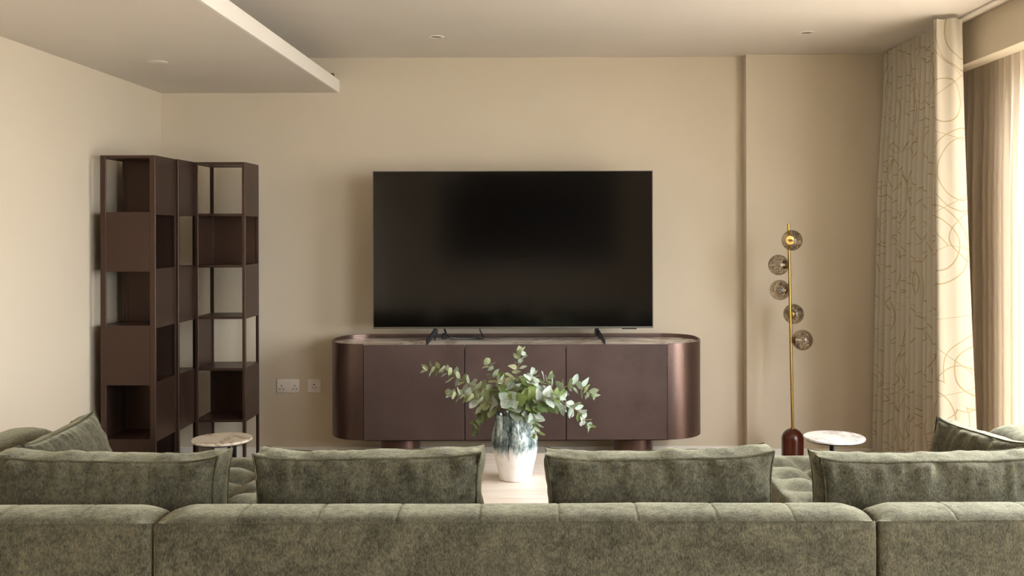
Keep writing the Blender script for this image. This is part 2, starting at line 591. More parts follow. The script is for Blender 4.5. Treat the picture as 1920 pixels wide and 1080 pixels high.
# outside ground
b = NB(); box(b, XR + .05, 30, -25, 30, -0.25, -0.12); struct(obj('trim_3', b, M['ground'], smooth=False))

# windows
for i, (a, c) in enumerate(WIN):
    b = NB()
    w = 0.06
    box(b, 2.60, 2.66, a, c, 0, w); box(b, 2.60, 2.66, a, c, 2.33 - w, 2.33)
    box(b, 2.60, 2.66, a, a + w, w, 2.33 - w); box(b, 2.60, 2.66, c - w, c, w, 2.33 - w)
    m = (a + c) / 2
    box(b, 2.60, 2.66, m - .04, m + .04, w, 2.33 - w)
    f = struct(obj('window_%d' % (i + 1), b, M['white'], smooth=False))
    for p0, p1 in ((a + w, m - .04), (m + .04, c - w)):
        g = NB(); box(g, 2.628, 2.632, p0, p1, w, 2.33 - w)
        obj('window_pane', g, M['pane'], f, smooth=False)

# ------------------------------------------------------------------ sofa
def smooth01(t): t = max(0.0, min(1.0, t)); return t * t * (3 - 2 * t)

# profile of a back: (depth from outer face, height), outer face -> crest -> inner face
BACK = [(0.000, 0.06), (0.000, 0.20), (0.000, 0.35), (0.000, 0.50), (0.000, 0.60), (0.001, 0.640), (0.003, 0.655), (0.010, 0.6625),
        (0.007, 0.667), (0.015, 0.673), (0.030, 0.679), (0.055, 0.683), (0.085, 0.6848), (0.115, 0.684), (0.150, 0.680), (0.180, 0.669),
        (0.205, 0.648), (0.218, 0.615), (0.222, 0.56), (0.222, 0.44), (0.222, 0.30), (0.222, 0.06)]

def back_mesh(length, seams, end0=True, end1=True, wob=0.0):
    """runs along +X from 0 to length; outer face at y = 0; returns bmesh in local coordinates"""
    bm = NB()
    xs = set()
    n = max(8, int(length / 0.035))
    for i in range(n + 1): xs.add(round(length * i / n, 4))
    for s in seams:
        for d in (-0.010, -0.005, -0.0025, 0, 0.0025, 0.005, 0.010): xs.add(round(s + d, 4))
    for e in (0.0, 0.004, 0.010, 0.02, 0.035, 0.055, 0.08):
        xs.add(e); xs.add(round(length - e, 4))
    xs = sorted(x for x in xs if 0 <= x <= length)
    grid = []
    for x in xs:
        e0 = x if end0 else 9; e1 = length - x if end1 else 9
        e = min(e0, e1)
        drop = 0.016 * (1 - smooth01(e / 0.09)) ** 1.5 + (0.008 * (1 - e / 0.02) ** 2 if e < 0.02 else 0)
        inset = 0.010 * (1 - e / 0.02) ** 2 if e < 0.02 else 0
        gr = 0.0
        for s in seams:
            gr = max(gr, math.exp(-((x - s) / 0.004) ** 2))
        col = []
        for k, (y, z) in enumerate(BACK):
            top = smooth01((z - 0.50) / 0.19)
            zz = z - drop * (smooth01((z - 0.662) / 0.018) if k < 12 else smooth01((z - 0.56) / 0.1))
            yy = y + (inset if y < 0.11 else -inset)
            if z > 0.665 or k > 8:
                dn = gr * 0.0022
                if k <= 15: zz -= dn
                else: yy -= dn
            w = noise.noise(Vector((x * 3.1, k * 0.35, wob)))
            if k > 8: zz += 0.0022 * w * top
            elif 0 < k < 6: yy += 0.0025 * w
            col.append(bm.verts.new((x, yy, zz)))
        grid.append(col)
    for i in range(len(grid) - 1):
        for k in range(len(BACK) - 1):
            bm.faces.new((grid[i][k], grid[i + 1][k], grid[i + 1][k + 1], grid[i][k + 1]))
    bm.faces.new(grid[0]); bm.faces.new(grid[-1])
    return bm

def xform(bm, m):
    bmesh.ops.transform(bm, matrix=m, verts=bm.verts[:])
    return bm

def seat_mesh(x0, x1, y0, y1, z0, z1, px, py, amp=0.035, ox=0.0, oy=0.0):
    """tufted seat: pillowed squares px by py; sides drop to z0"""
    bm = NB()
    res = 0.0175
    nx = int((x1 - x0) / res); ny = int((y1 - y0) / res)
    g = []
    for i in range(nx + 1):
        row = []
        for j in range(ny + 1):
            x = x0 + (x1 - x0) * i / nx; y = y0 + (y1 - y0) * j / ny
            wx = 0.012 * noise.noise(Vector((x * 3, y * 3, 1.0))); wy = 0.012 * noise.noise(Vector((x * 3, y * 3, 9.0)))
            sx = abs(math.sin(PI * (x + wx - ox) / px)); sy = abs(math.sin(PI * (y + wy - oy) / py))
            h = (sx ** 0.55) * (sy ** 0.55)
            e = min(x - x0, x1 - x, y - y0, y1 - y)
            fe = smooth01(e / 0.16); h = h * fe + 0.8 * (1 - fe)
            rnd = 0.035 * (1 - math.sqrt(max(0.0, 1 - (1 - min(1, e / 0.035)) ** 2)))
            z = z1 - amp + amp * h - rnd + 0.006 * noise.noise(Vector((x * 9, y * 9, 3.0)))
            row.append(bm.verts.new((x, y, z)))
        g.append(row)
    for i in range(nx):
        for j in range(ny):
            bm.faces.new((g[i][j], g[i + 1][j], g[i + 1][j + 1], g[i][j + 1]))
    loop = [g[i][0] for i in range(nx + 1)] + [g[nx][j] for j in range(1, ny + 1)] + \
           [g[i][ny] for i in range(nx - 1, -1, -1)] + [g[0][j] for j in range(ny - 1, 0, -1)]
    low = [bm.verts.new((v.co.x, v.co.y, z0)) for v in loop]
    k = len(loop)
    for i in range(k):
        bm.faces.new((loop[i], low[i], low[(i + 1) % k], loop[(i + 1) % k]))
    bm.faces.new(low)
    return bm

SY = 2.885                  # outer face of the sofa back
SX = [-2.17, -1.125, 0.947, 1.99]
SEAT_Z = 0.428
def feet(root, pts):
    for x, y in pts:
        f = NB(); tube(f, [(x, y, 0.0), (x, y, 0.06)], [0.022, 0.028], 12)
        obj('foot', f, M['dark_metal'], root)
G = 0.004
# centre module
r = thing('sofa_module', ((SX[1] + SX[2]) / 2, SY + .5, 0), 'long middle section of the green velvet sofa, seen from behind', 'sofa', 'sections of the green velvet sofa')
L = SX[2] - SX[1] - 2 * G
sm = [(p - 284) / 1359.0 * L for p in (440, 590, 740, 895, 1046, 1195, 1345, 1490)]
obj('backrest', xform(back_mesh(L, sm, wob=0.3), Matrix.Translation((SX[1] + G, SY, 0))), M['velvet'], r, angle=60)
obj('seat', seat_mesh(SX[1] + .006, SX[2] - .006, SY + .225, 3.86, 0.06, SEAT_Z, 0.207, 0.21, 0.05), M['velvet'], r, angle=60)
feet(r, [(-1.0, 2.95), (0.82, 2.95), (-1.0, 3.76), (0.82, 3.76)])
# corner modules with a return down each side
for side in (-1, 1):
    if side < 0:
        x0, x1 = SX[0], SX[1]; lab = 'left corner section of the green velvet sofa with a long tufted seat'
    else:
        x0, x1 = SX[2], SX[3]; lab = 'right corner section of the green velvet sofa with a long tufted seat'
    r = thing('sofa_module', ((x0 + x1) / 2, 3.6, 0), lab, 'sofa', 'sections of the green velvet sofa')
    L = x1 - x0 - 2 * G
    if side < 0: sm = [.818, .59, .36]
    else: sm = [.224, .45, .68]
    obj('backrest', xform(back_mesh(L, sm, wob=side + 5), Matrix.Translation((x0 + G, SY, 0))), M['velvet'], r, angle=60)
    # side back: local x -> +y, outer face on the outside
    Ls = 4.12 - (SY + 0.226)
    bmk = back_mesh(Ls, [Ls * .5], True, True, wob=side * 2 + 9)
    if side < 0:
        m = Matrix(((0, 1, 0, x0), (1, 0, 0, SY + 0.226), (0, 0, 1.045, 0), (0, 0, 0, 1)))
    else:
        m = Matrix(((0, -1, 0, x1), (1, 0, 0, SY + 0.226), (0, 0, 1.045, 0), (0, 0, 0, 1)))
    obj('side_backrest', xform(bmk, m), M['velvet'], r, angle=60)
    if side < 0: sx0, sx1 = x0 + .226, x1 - .004
    else: sx0, sx1 = x0 + .004, x1 - .226
    # seat: tufted pillow field
    obj('seat', seat_mesh(sx0, sx1, SY + .225, 4.86, 0.06, SEAT_Z + .004, (sx1 - sx0) / 4, 0.22, 0.055, sx0 + .02, SY + .225), M['velvet'], r, angle=60)
    # seat end beyond the side back
    ex0, ex1 = (x0, x0 + .224) if side < 0 else (x1 - .224, x1)
    obj('seat_end', seat_mesh(ex0, ex1, 4.124, 4.86, 0.06, SEAT_Z, .112, .2, .03, ex0, 4.12), M['velvet'], r, angle=60)
    feet(r, [(x0 + .1, 2.95), (x1 - .1, 2.95), (x0 + .1, 4.75), (x1 - .1, 4.75)])

# ------------------------------------------------------------------ cushions
def cushion_mesh(w, h, t, seed, puff=0.035, ear=0.010, wk=1.0):
    """boxed cushion in local coords: x width, z height (0..h), y thickness (centre 0)"""
    bm = NB()
    nx, nz, nt = 64, 40, 8
    def outline(u, v):
        # u, v in -1..1 ; concave edges, corners stick out
        x = u * (w / 2 - ear * (1 - abs(v) ** 3.0) * abs(u) ** 3)
        z = v * (h / 2 - ear * 0.8 * (1 - abs(u) ** 4.0) * abs(v) ** 3)
        if v > 0:
            z += 0.0018 * wk * noise.noise(Vector((u * w * 7, seed + 40, 0.0))) * v ** 2
            cr = (abs(u) ** 9) * (v ** 5)
            z += cr * 0.011 * (0.6 + 0.8 * abs(noise.noise(Vector((seed * 3.3, u, 2.0)))) * 2)
            x += cr * 0.006 * (1 if u > 0 else -1)
        return x, z
    def wrinkle(u, v, s):
        du = (1 - abs(u)) * w / 2; dv = (1 - abs(v)) * h / 2
        a = math.exp(-dv / 0.06) * (noise.noise(Vector((u * w * 11, seed + s, v * 1.5))) + 0.5 * noise.noise(Vector((u * w * 26, seed + s + 3, v * 2.5))))
        b_ = math.exp(-du / 0.05) * (noise.noise(Vector((v * h * 11, seed + s + 7, u * 1.5))) + 0.4 * noise.noise(Vector((v * h * 26, seed + s + 9, u * 1.5))))
        c = 0.5 * noise.noise(Vector((u * w * 4.5, v * h * 4.5, seed + s)))
        return ((a + b_) * 0.021 + c * 0.012) * wk
    def face(s):
        g = []
        for i in range(nx + 1):
            row = []
            u = -1 + 2 * i / nx
            for j in range(nz + 1):
                v = -1 + 2 * j / nz
                x, z = outline(u, v)
                f = ((1 - abs(u) ** 3.2) * (1 - abs(v) ** 3.2)) ** 0.7
                edge = min(1, ((1 - abs(u)) * w / 2) / 0.012, ((1 - abs(v)) * h / 2) / 0.012)
                y = t / 2 + puff * f + wrinkle(u, v, s * 3) * edge - 0.006 * (1 - edge)
                row.append((x, s * y, z))
            g.append(row)
        return g
    fr, bk = face(-1), face(1)
    V = {}
    def vert(p):
        return bm.verts.new((p[0], p[1], p[2] + h / 2))
    gf = [[vert(p) for p in row] for row in fr]
    gb = [[vert(p) for p in row] for row in bk]
    for g in (gf, gb):
        for i in range(nx):
            for j in range(nz):
                bm.faces.new((g[i][j], g[i + 1][j], g[i + 1][j + 1], g[i][j + 1]))
    idx = [(i, 0) for i in range(nx)] + [(nx, j) for j in range(nz)] + [(i, nz) for i in range(nx, 0, -1)] + [(0, j) for j in range(nz, 0, -1)]
    k = len(idx)
    strips = []
    for q, (i, j) in enumerate(idx):
        a = gf[i][j]; c = gb[i][j]
        u = -1 + 2 * i / nx; v = -1 + 2 * j / nz
        nrm = Vector((u if abs(u) > 0.999 else 0, 0, v if abs(v) > 0.999 else 0))
        if nrm.length > 0: nrm.normalize()
        line = [a]
        for m in range(1, nt):
            f = m / nt
            p = a.co.lerp(c.co, f)
            bow = 0.013 * math.sin(PI * f) * (1 - max(0, (min(abs(u), abs(v)) - 0.9) * 10))
            wr = 0.0075 * wk * math.sin(PI * f) * (noise.noise(Vector((p.x * 11, p.z * 11, seed + 20 + f * 1.4))) + 0.5 * noise.noise(Vector((p.x * 27, p.z * 27, seed + 30 + f * 2))))
            line.append(bm.verts.new(p + nrm * (bow + wr)))
        line.append(c)
        strips.append(line)
    for q in range(k):
        A, B = strips[q], strips[(q + 1) % k]
        for m in range(nt):
            bm.faces.new((A[m], A[m + 1], B[m + 1], B[m]))
    fl = [gf[i][j].co.copy() for i, j in idx]
    bl = [gb[i][j].co.copy() for i, j in idx]
    return bm, fl, bl

def loop_tube(bm, pts, r, n=6):
    k = len(pts)
    cen = sum(pts, Vector()) / k
    rings = []
    for i in range(k):
        p = pts[i]
        tng = (pts[(i + 1) % k] - pts[i - 1]).normalized()
        a = Vector((0, 1, 0)); a = (a - tng * a.dot(tng)).normalized()
        b_ = tng.cross(a)
        rings.append([bm.verts.new(p + (a * math.cos(2 * PI * j / n) + b_ * math.sin(2 * PI * j / n)) * r) for j in range(n)])
    for i in range(k):
        for j in range(n):
            A, B = rings[i], rings[(i + 1) % k]
            bm.faces.new((A[j], A[(j + 1) % n], B[(j + 1) % n], B[j]))
    return bm

def cushion(loc, w, h, t, rz, lean, roll, seed, label, puff=0.035, wk=1.4):
    """loc = bottom centre; lean tips the top towards local -y; roll about the thickness axis"""
    r = thing('sofa_cushion', loc, label, 'cushion', 'green velvet sofa cushions')
    m = Matrix.Translation(loc) @ Matrix.Rotation(rz, 4, 'Z') @ Matrix.Rotation(lean, 4, 'X') @ Matrix.Rotation(roll, 4, 'Y')
    bm, fl, bl = cushion_mesh(w, h, t, seed, puff, wk=wk)
    obj('cover', xform(bm, m), M['velvet'], r, angle=70)
    for lp in (fl, bl):
        for off in (-0.0045, 0.0045):
            pb = NB()
            sgn = -1 if lp is fl else 1
            loop_tube(pb, [p + Vector((0, sgn * off, 0)) for p in lp], 0.0026)
            obj('piping', xform(pb, m), M['velvet_seam'], r)
    return r

ZS = SEAT_Z + .002
cushion((-1.385, 3.235, ZS), 0.70, 0.352, 0.155, 0.0, -0.03, 0.014, 1.3, 'green velvet cushion at far left of the row behind the sofa back')
cushion((-0.555, 3.235, ZS), 0.705, 0.358, 0.155, 0.0, -0.03, -0.014, 4.1, 'green velvet cushion of the row just left of the vase')
cushion((0.362, 3.235, ZS), 0.705, 0.354, 0.155, 0.0, -0.03, -0.012, 8.6, 'green velvet cushion of the row just right of the vase')
cushion((1.212, 3.235, ZS), 0.69, 0.345, 0.155, 0.0, -0.03, -0.006, 12.2, 'green velvet cushion at far right of the row behind the sofa back')
cushion((-1.645, 3.68, ZS), 0.56, 0.365, 0.10, PI / 2 + .02, -0.42, -0.02, 16.7, 'sunlit green velvet cushion leaning by the left side back beside the bookcase', wk=0.55)
cushion((1.505, 3.585, ZS), 0.48, 0.345, 0.15, -PI / 2 + .24, -0.30, 0.0, 21.5, 'dark shaded green velvet cushion leaning by the right side back under the curtain', wk=0.7)

# ------------------------------------------------------------------ coffee table and vase
r = thing('coffee_table', (-0.09, 4.52, 0), 'pale washed wood coffee table under the vase, inside the sofa', 'table')
b = NB(); box(b, -0.72, 0.54, 3.96, 5.08, 0.335, 0.38, 0.006, 2); obj('table_top', b, M['table_wood'], r)
for sx in (-0.62, 0.38):
    b = NB(); box(b, sx, sx + .06, 4.08, 4.96, 0, 0.335, 0.004, 1); obj('leg', b, M['table_wood'], r)

VX, VY, VZ = (965 - 1022) / F_PX * 4.55, 4.55, 0.38
r = thing('vase', (VX, VY, VZ), 'white ceramic vase with blue-grey drip glaze on the coffee table', 'vase')
prof = [(0.0, 0.0), (0.066, 0.0), (0.071, 0.004), (0.074, 0.02), (0.083, 0.06), (0.094, 0.105), (0.101, 0.145), (0.1025, 0.17), (0.099, 0.20),
        (0.094, 0.232), (0.090, 0.258), (0.089, 0.278), (0.092, 0.292), (0.090, 0.296), (0.084, 0.292), (0.081, 0.27), (0.082, 0.24), (0.092, 0.19), (0.090, 0.14),
        (0.066, 0.03), (0.0, 0.015)]
pr2 = []
for i in range(len(prof) - 1):
    for k in range(4):
        f = k / 4
        pr2.append((prof[i][0] * (1 - f) + prof[i + 1][0] * f, VZ + prof[i][1] * (1 - f) + prof[i + 1][1] * f))
pr2.append((prof[-1][0], VZ + prof[-1][1]))
def flute(r_, z, a):
    zz = z - VZ
    k = smooth01((zz - 0.13) / 0.06)
    return r_ * (1 + k * (0.035 * math.sin(7 * a + zz * 26) + 0.02 * math.sin(3 * a - zz * 14 + 1.0)))
b = NB(); lathe(b, pr2, VX, VY, 96, flute)
obj('vase_body', b, M['vase'], r, angle=60)

# ------------------------------------------------------------------ eucalyptus
def leaf_mesh(name, kind):
    """unit leaf: stalk at origin, grows along +Y, face +Z"""
    bm = NB()
    if kind == 0: prof = [(0.0, 0.03), (0.12, 0.26), (0.3, 0.43), (0.5, 0.47), (0.7, 0.38), (0.87, 0.2), (1.0, 0.01)]
    elif kind == 1: prof = [(0.0, 0.03), (0.1, 0.36), (0.26, 0.53), (0.45, 0.50), (0.65, 0.35), (0.85, 0.15), (1.0, 0.01)]
    else: prof = [(0.0, 0.02), (0.15, 0.2), (0.35, 0.31), (0.55, 0.31), (0.75, 0.22), (0.9, 0.1), (1.0, 0.005)]
    cup = (0.22, 0.16, 0.30)[kind]
    curl = (0.10, -0.12, 0.16)[kind]
    rows = []
    for y, w_ in prof:
        row = []
        for s in (-1, -0.5, 0, 0.5, 1):
            z = cup * (abs(s) ** 1.5) * w_ + curl * (y * y) + 0.03 * math.sin(y * 7 + s * 2)
            row.append(bm.verts.new((s * w_, y, z)))
        rows.append(row)
    for i in range(len(rows) - 1):
        for k in range(4):
            bm.faces.new((rows[i][k], rows[i][k + 1], rows[i + 1][k + 1], rows[i + 1][k]))
    me = bpy.data.meshes.new(name)
    bm.to_mesh(me); bm.free()
    for p in me.polygons: p.use_smooth = True
    return me
LEAF = {}
for mk in ('leaf_grey', 'leaf_olive', 'leaf_green', 'leaf_dark'):
    for kd in range(3):
        me = leaf_mesh('leaf', kd); me.materials.append(M[mk]); LEAF[(mk, kd)] = me

def catmull(P, n):
    out = []
    P = [P[0] * 2 - P[1]] + P + [P[-1] * 2 - P[-2]]
    for i in range(1, len(P) - 2):
        for k in range(n):
            t = k / n
            a, b_, c, d = P[i - 1], P[i], P[i + 1], P[i + 2]
            out.append(0.5 * ((2 * b_) + (c - a) * t + (2 * a - 5 * b_ + 4 * c - d) * t * t + (-a + 3 * b_ - 3 * c + d) * t ** 3))
    out.append(P[-2])
    return out

rim_z = VZ + 0.29
def branch(pix, label, mats, size=0.05, step=0.030, start=0.22, seed=0, flat=0.0, kinds=(0, 1, 1, 2)):
    rng = random.Random(seed)
    pts = [at(*p) for p in pix]
    first = pts[0]
    ang = math.atan2(first.y - VY, first.x - VX)
    base = Vector((VX + 0.055 * math.cos(ang), VY + 0.055 * math.sin(ang), rim_z))
    low = Vector((VX - 0.03 * math.cos(ang), VY - 0.03 * math.sin(ang), VZ + 0.06))
    curve = catmull([low, base] + pts, 14)
    r = thing('eucalyptus_branch', tuple(low), label, 'branch', 'eucalyptus branches in the vase')
    b_ = NB()
    k = len(curve)
    tube(b_, curve, [0.0030 * (1 - i / k) + 0.0009 for i in range(k)], 6)
    obj('stem', b_, M['stem'], r)
    # walk along the part above the rim
    acc = 0.0; nodes = []
    total = sum((curve[i + 1] - curve[i]).length for i in range(14, k - 1))
    run = 0.0; nxt = start * total
    for i in range(14, k - 1):
        seg = (curve[i + 1] - curve[i]).length
        while nxt <= run + seg:
            f = (nxt - run) / seg
            nodes.append((curve[i].lerp(curve[i + 1], f), (curve[i + 1] - curve[i]).normalized(), nxt / total))
            nxt += step * 0.88 * (1.15 - 0.5 * nxt / total) * rng.uniform(0.85, 1.15)
        run += seg
    nodes.append((curve[-1], (curve[-1] - curve[-2]).normalized(), 1.0))
    spin = rng.uniform(0, PI)
    for p, tg, f in nodes:
        a = tg.cross(Vector((0.13, -0.2, 1))).normalized()
        bb_ = tg.cross(a)
        spin += PI / 2 + rng.uniform(-0.35, 0.35)
        sz = size * 1.18 * (1.0 - 0.45 * max(0, f - 0.35) / 0.65) * rng.uniform(0.85, 1.15)
        for q in range(2):
            th = spin + q * PI
            out = a * math.cos(th) + bb_ * math.sin(th)
            fwd = rng.uniform(0.25, 0.75) if f < 0.97 else rng.uniform(0.9, 1.8)
            yv = (out + tg * fwd + Vector((0, 0, -0.12))).normalized()
            zv = (tg - yv * tg.dot(yv)) + Vector((0, -0.35 - flat, 0.25)) + Vector((rng.uniform(-.4, .4), rng.uniform(-.4, .4), rng.uniform(-.4, .4)))
            zv = (zv - yv * zv.dot(yv)).normalized()
            xv = yv.cross(zv)
            s = sz * rng.uniform(0.9, 1.1)
            mtx = Matrix.Identity(4)
            pp = p + yv * 0.005 - low
            for row in range(3):
                mtx[row][0] = xv[row] * s; mtx[row][1] = yv[row] * s; mtx[row][2] = zv[row] * s; mtx[row][3] = pp[row]
            o = bpy.data.objects.new('leaf', LEAF[(rng.choice(mats), rng.choice(kinds))])
            C.objects.link(o)
            o.parent = r
            o.matrix_local = mtx
    return r

GR, OL, GN, DK = 'leaf_grey', 'leaf_olive', 'leaf_green', 'leaf_dark'
branch([(930, 750, 4.55), (870, 715, 4.55), (833, 694, 4.56), (803, 690, 4.57)], 'longest eucalyptus branch reaching up to the far left', (OL, OL, GR), 0.048, 0.030, 0.2, 1)
branch([(925, 762, 4.50), (885, 745, 4.46), (848, 738, 4.44)], 'lower left eucalyptus branch under the longest one', (OL, OL, GR), 0.050, 0.028, 0.2, 2)
branch([(948, 740, 4.56), (932, 712, 4.58), (916, 684, 4.60)], 'short eucalyptus branch pointing up left of the tall centre one', (OL, GR), 0.050, 0.030, 0.25, 3)
branch([(966, 745, 4.55), (968, 705, 4.55), (976, 662, 4.55)], 'tallest upright eucalyptus branch in the centre of the vase', (GR, OL), 0.050, 0.031, 0.2, 4)
branch([(1005, 745, 4.55), (1050, 728, 4.56), (1082, 722, 4.57), (1108, 738, 4.58)], 'eucalyptus branch reaching furthest right', (GR, GR, GR, GN), 0.056, 0.030, 0.2, 5)
branch([(1005, 755, 4.48), (1045, 752, 4.44), (1080, 770, 4.42), (1101, 796, 4.41)], 'eucalyptus branch drooping at the lower right', (GR, GR, GN), 0.056, 0.031, 0.2, 6)
branch([(985, 768, 4.46), (1003, 785, 4.41), (1004, 812, 4.40)], 'short eucalyptus branch hanging over the vase front at right', (GN, GR, GN), 0.054, 0.026, 0.3, 7)
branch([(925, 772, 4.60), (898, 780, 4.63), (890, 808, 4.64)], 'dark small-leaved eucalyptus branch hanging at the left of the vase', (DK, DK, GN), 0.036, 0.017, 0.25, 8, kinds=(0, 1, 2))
branch([(968, 765, 4.46), (964, 752, 4.40), (950, 748, 4.36)], 'front eucalyptus branch leaning towards the sofa with broad leaves', (GR, GN, GR), 0.058, 0.020, 0.25, 9, 0.4)
branch([(985, 745, 4.62), (1015, 718, 4.66), (1028, 708, 4.68)], 'eucalyptus branch leaning back right of the tall centre one', (GR, GR, GN), 0.056, 0.026, 0.2, 10)
branch([(940, 755, 4.60), (912, 735, 4.66), (893, 728, 4.68)], 'eucalyptus branch leaning back on the left among the leaves', (GR, OL), 0.050, 0.025, 0.2, 11)
branch([(985, 762, 4.45), (1020, 748, 4.40), (1048, 742, 4.38)], 'eucalyptus branch at front right between the two long right ones', (GR, GR, GN), 0.058, 0.026, 0.2, 12, 0.3)
branch([(955, 745, 4.50), (948, 722, 4.48), (942, 710, 4.47)], 'short eucalyptus branch at front left of the tall centre one', (GR, GN, OL), 0.052, 0.024, 0.2, 13)
branch([(985, 735, 4.52), (995, 715, 4.50), (998, 704, 4.50)], 'short eucalyptus branch close to the right of the tall centre one', (GR, GN, GR), 0.054, 0.024, 0.2, 14)

# ------------------------------------------------------------------ sideboard
SBX0, SBX1, SBY0, SBR = -1.075, 0.720, 5.975, 0.225
SBZ0, SBZ1 = 0.258, 0.826
def stadium(r, x0=SBX0, x1=SBX1, n=24, cy=SBY0 + SBR):
    pts = []
    for i in range(n + 1):
        a = -PI / 2 + PI * i / n
        pts.append((x1 + r * math.cos(a), cy + r * math.sin(a)))
    for i in range(n + 1):
        a = PI / 2 + PI * i / n
        pts.append((x0 + r * math.cos(a), cy + r * math.sin(a)))
    return pts
SBC = ((SBX0 + SBX1) / 2, SBY0 + SBR, 0)
r = thing('sideboard', SBC, 'plum bronze sideboard with rounded ends and marble top under the television', 'sideboard')
b = NB(); prism(b, stadium(SBR - 0.016), SBZ0 + .004, SBZ1 - 0.03); obj('carcass', b, M['dark_metal'], r, angle=30)
def curved_end(sign):
    bm = NB()
    n = 28
    ro, ri = SBR, SBR - 0.014
    x = SBX1 if sign > 0 else SBX0
    out, inn = [], []
    for i in range(n + 1):
        a = -PI / 2 + PI * i / n
        out.append((x + sign * ro * math.cos(a), SBY0 + SBR + ro * math.sin(a)))
        inn.append((x + sign * ri * math.cos(a), SBY0 + SBR + ri * math.sin(a)))
    prism(bm, out + inn[::-1], SBZ0, SBZ1 - 0.0005)
    return bm
for s in (-1, 1):
    o = obj('curved_end', curved_end(s), M['curved_metal'], r, angle=30)
dw = (SBX1 - SBX0) / 3
for k in range(3):
    g = 0.0022
    b = NB(); box(b, SBX0 + k * dw + g, SBX0 + (k + 1) * dw - g, SBY0, SBY0 + 0.0155, SBZ0, SBZ1 - 0.006, 0.0015, 1)
    obj('door', b, M['lacquer'], r)
b = NB(); box(b, SBX0, SBX1, SBY0 + 2 * SBR - .014, SBY0 + 2 * SBR, SBZ0, SBZ1); obj('back_panel', b, M['lacquer'], r, smooth=False)
b = NB(); prism(b, stadium(SBR - 0.0155), SBZ1 - 0.0295, SBZ1 - 0.010); obj('marble_top', b, M['marble_brown'], r, angle=30)
# raised rim along the back half
def rim():
    bm = NB()
    out = stadium(SBR, n=32); inn = stadium(SBR - 0.006, n=32)
    zs = []
    k = len(out)
    def top(p):
        f = (p[1] - SBY0) / (2 * SBR)
        return SBZ1 + 0.013 * smooth01((f - 0.35) / 0.5)
    A = [bm.verts.new((x, y, SBZ1)) for x, y in out]; B = [bm.verts.new((x, y, SBZ1)) for x, y in inn]
    keep = [i for i in range(k) if top(out[i]) > SBZ1 + 0.0004]
    At = {i: bm.verts.new((out[i][0], out[i][1], top(out[i]))) for i in keep}
    Bt = {i: bm.verts.new((inn[i][0], inn[i][1], top(out[i]))) for i in keep}
    for i in keep:
        j = (i + 1) % k
        if j not in At: continue
        bm.faces.new((A[i], A[j], At[j], At[i])); bm.faces.new((B[j], B[i], Bt[i], Bt[j])); bm.faces.new((At[i], At[j], Bt[j], Bt[i]))
        bm.faces.new((A[j], A[i], B[i], B[j]))
    for v in [v for v in bm.verts if not v.link_faces]: bm.verts.remove(v)
    return bm
obj('rim', rim(), M['curved_metal'], r, angle=40)
b = NB(); prism(b, [(x, y) for x, y in stadium(SBR - .05, SBX0 + .05, SBX1 - .05)], SBZ0 - .014, SBZ0 + .004); obj('base_plate', b, M['dark_metal'], r, angle=30)
for fx in ((748 - 1022) / F_PX * 6.15, (1188 - 1022) / F_PX * 6.15):
    b = NB(); prism(b, stadium(0.118, fx - .001, fx + .001, 20, 6.2), 0.0, SBZ0 - .014); obj('pedestal', b, M['curved_metal'], r, angle=30)

# ------------------------------------------------------------------ television
TD = 6.13
tl = at(699, 320, TD); br_ = at(1224.5, 616, TD)
TX0, TX1, TZ0, TZ1 = tl.x, br_.x, br_.z, tl.z
topz = SBZ1 - .010
r = thing('television', ((TX0 + TX1) / 2, TD, topz), 'large black flat television standing on the sideboard', 'television')
b = NB(); box(b, TX0 + .3, TX1 - .3, TD + .026, TD + .05, TZ0 + .08, TZ1 - .2, .006, 2); obj('rear_housing', b, M['black_plastic'], r)
b = NB(); box(b, TX0, TX1, TD + .003, TD + .026, TZ0, TZ1, .002, 1); obj('bezel', b, M['grey_metal'], r)
b = NB(); box(b, TX0 + .005, TX1 - .005, TD, TD + .0035, TZ0 + .012, TZ1 - .005); obj('screen', b, M['screen'], r, smooth=False)
b = NB(); box(b, TX1 - .19, TX1 - .10, TD + .004, TD + .016, TZ0 - .006, TZ0 + .001, .002, 1); obj('sensor', b, M['black_plastic'], r)
for fx, s in ((-0.665, 1), (0.312, -1)):
    b = NB()
    # V-shaped blade foot: a thin upright that splays to the front and to the rear
    def blade(p0, p1, hw):
        (xa, ya, za, zb), (xc, yc, zc, zd) = p0, p1
        v = []
        for dx in (-hw, hw):
            v.append([b.verts.new((xa + dx, ya, za)), b.verts.new((xa + dx, ya, zb)), b.verts.new((xc + dx, yc, zd)), b.verts.new((xc + dx, yc, zc))])
        b.faces.new(v[0]); b.faces.new(v[1][::-1])
        for q in range(4):
            b.faces.new((v[0][q], v[1][q], v[1][(q + 1) % 4], v[0][(q + 1) % 4]))
    blade((fx, TD + .015, TZ0 - .035, TZ0 + .008), (fx - s * .04, TD - .12, topz, topz + .024), .004)
    blade((fx, TD + .017, TZ0 - .035, TZ0 + .008), (fx - s * .02, TD + .15, topz, topz + .022), .004)
    box(b, fx - .012, fx + .012, TD + .004, TD + .03, TZ0 - .05, TZ0 + .03, .002, 1)
    obj('stand_foot', b, M['foot_metal'], r, angle=30)
b = NB()
tube(b, catmull([Vector((-.405, TD + .06, TZ0 + .1)), Vector((-.40, TD + .07, TZ0 - .01)), Vector((-.385, TD + .10, topz + .03)), Vector((-.39, TD + .18, topz + .006)), Vector((-.5, TD + .2, topz + .005))], 6), .004, 6)
obj('cable', b, M['black_plastic'], r)
b = NB()
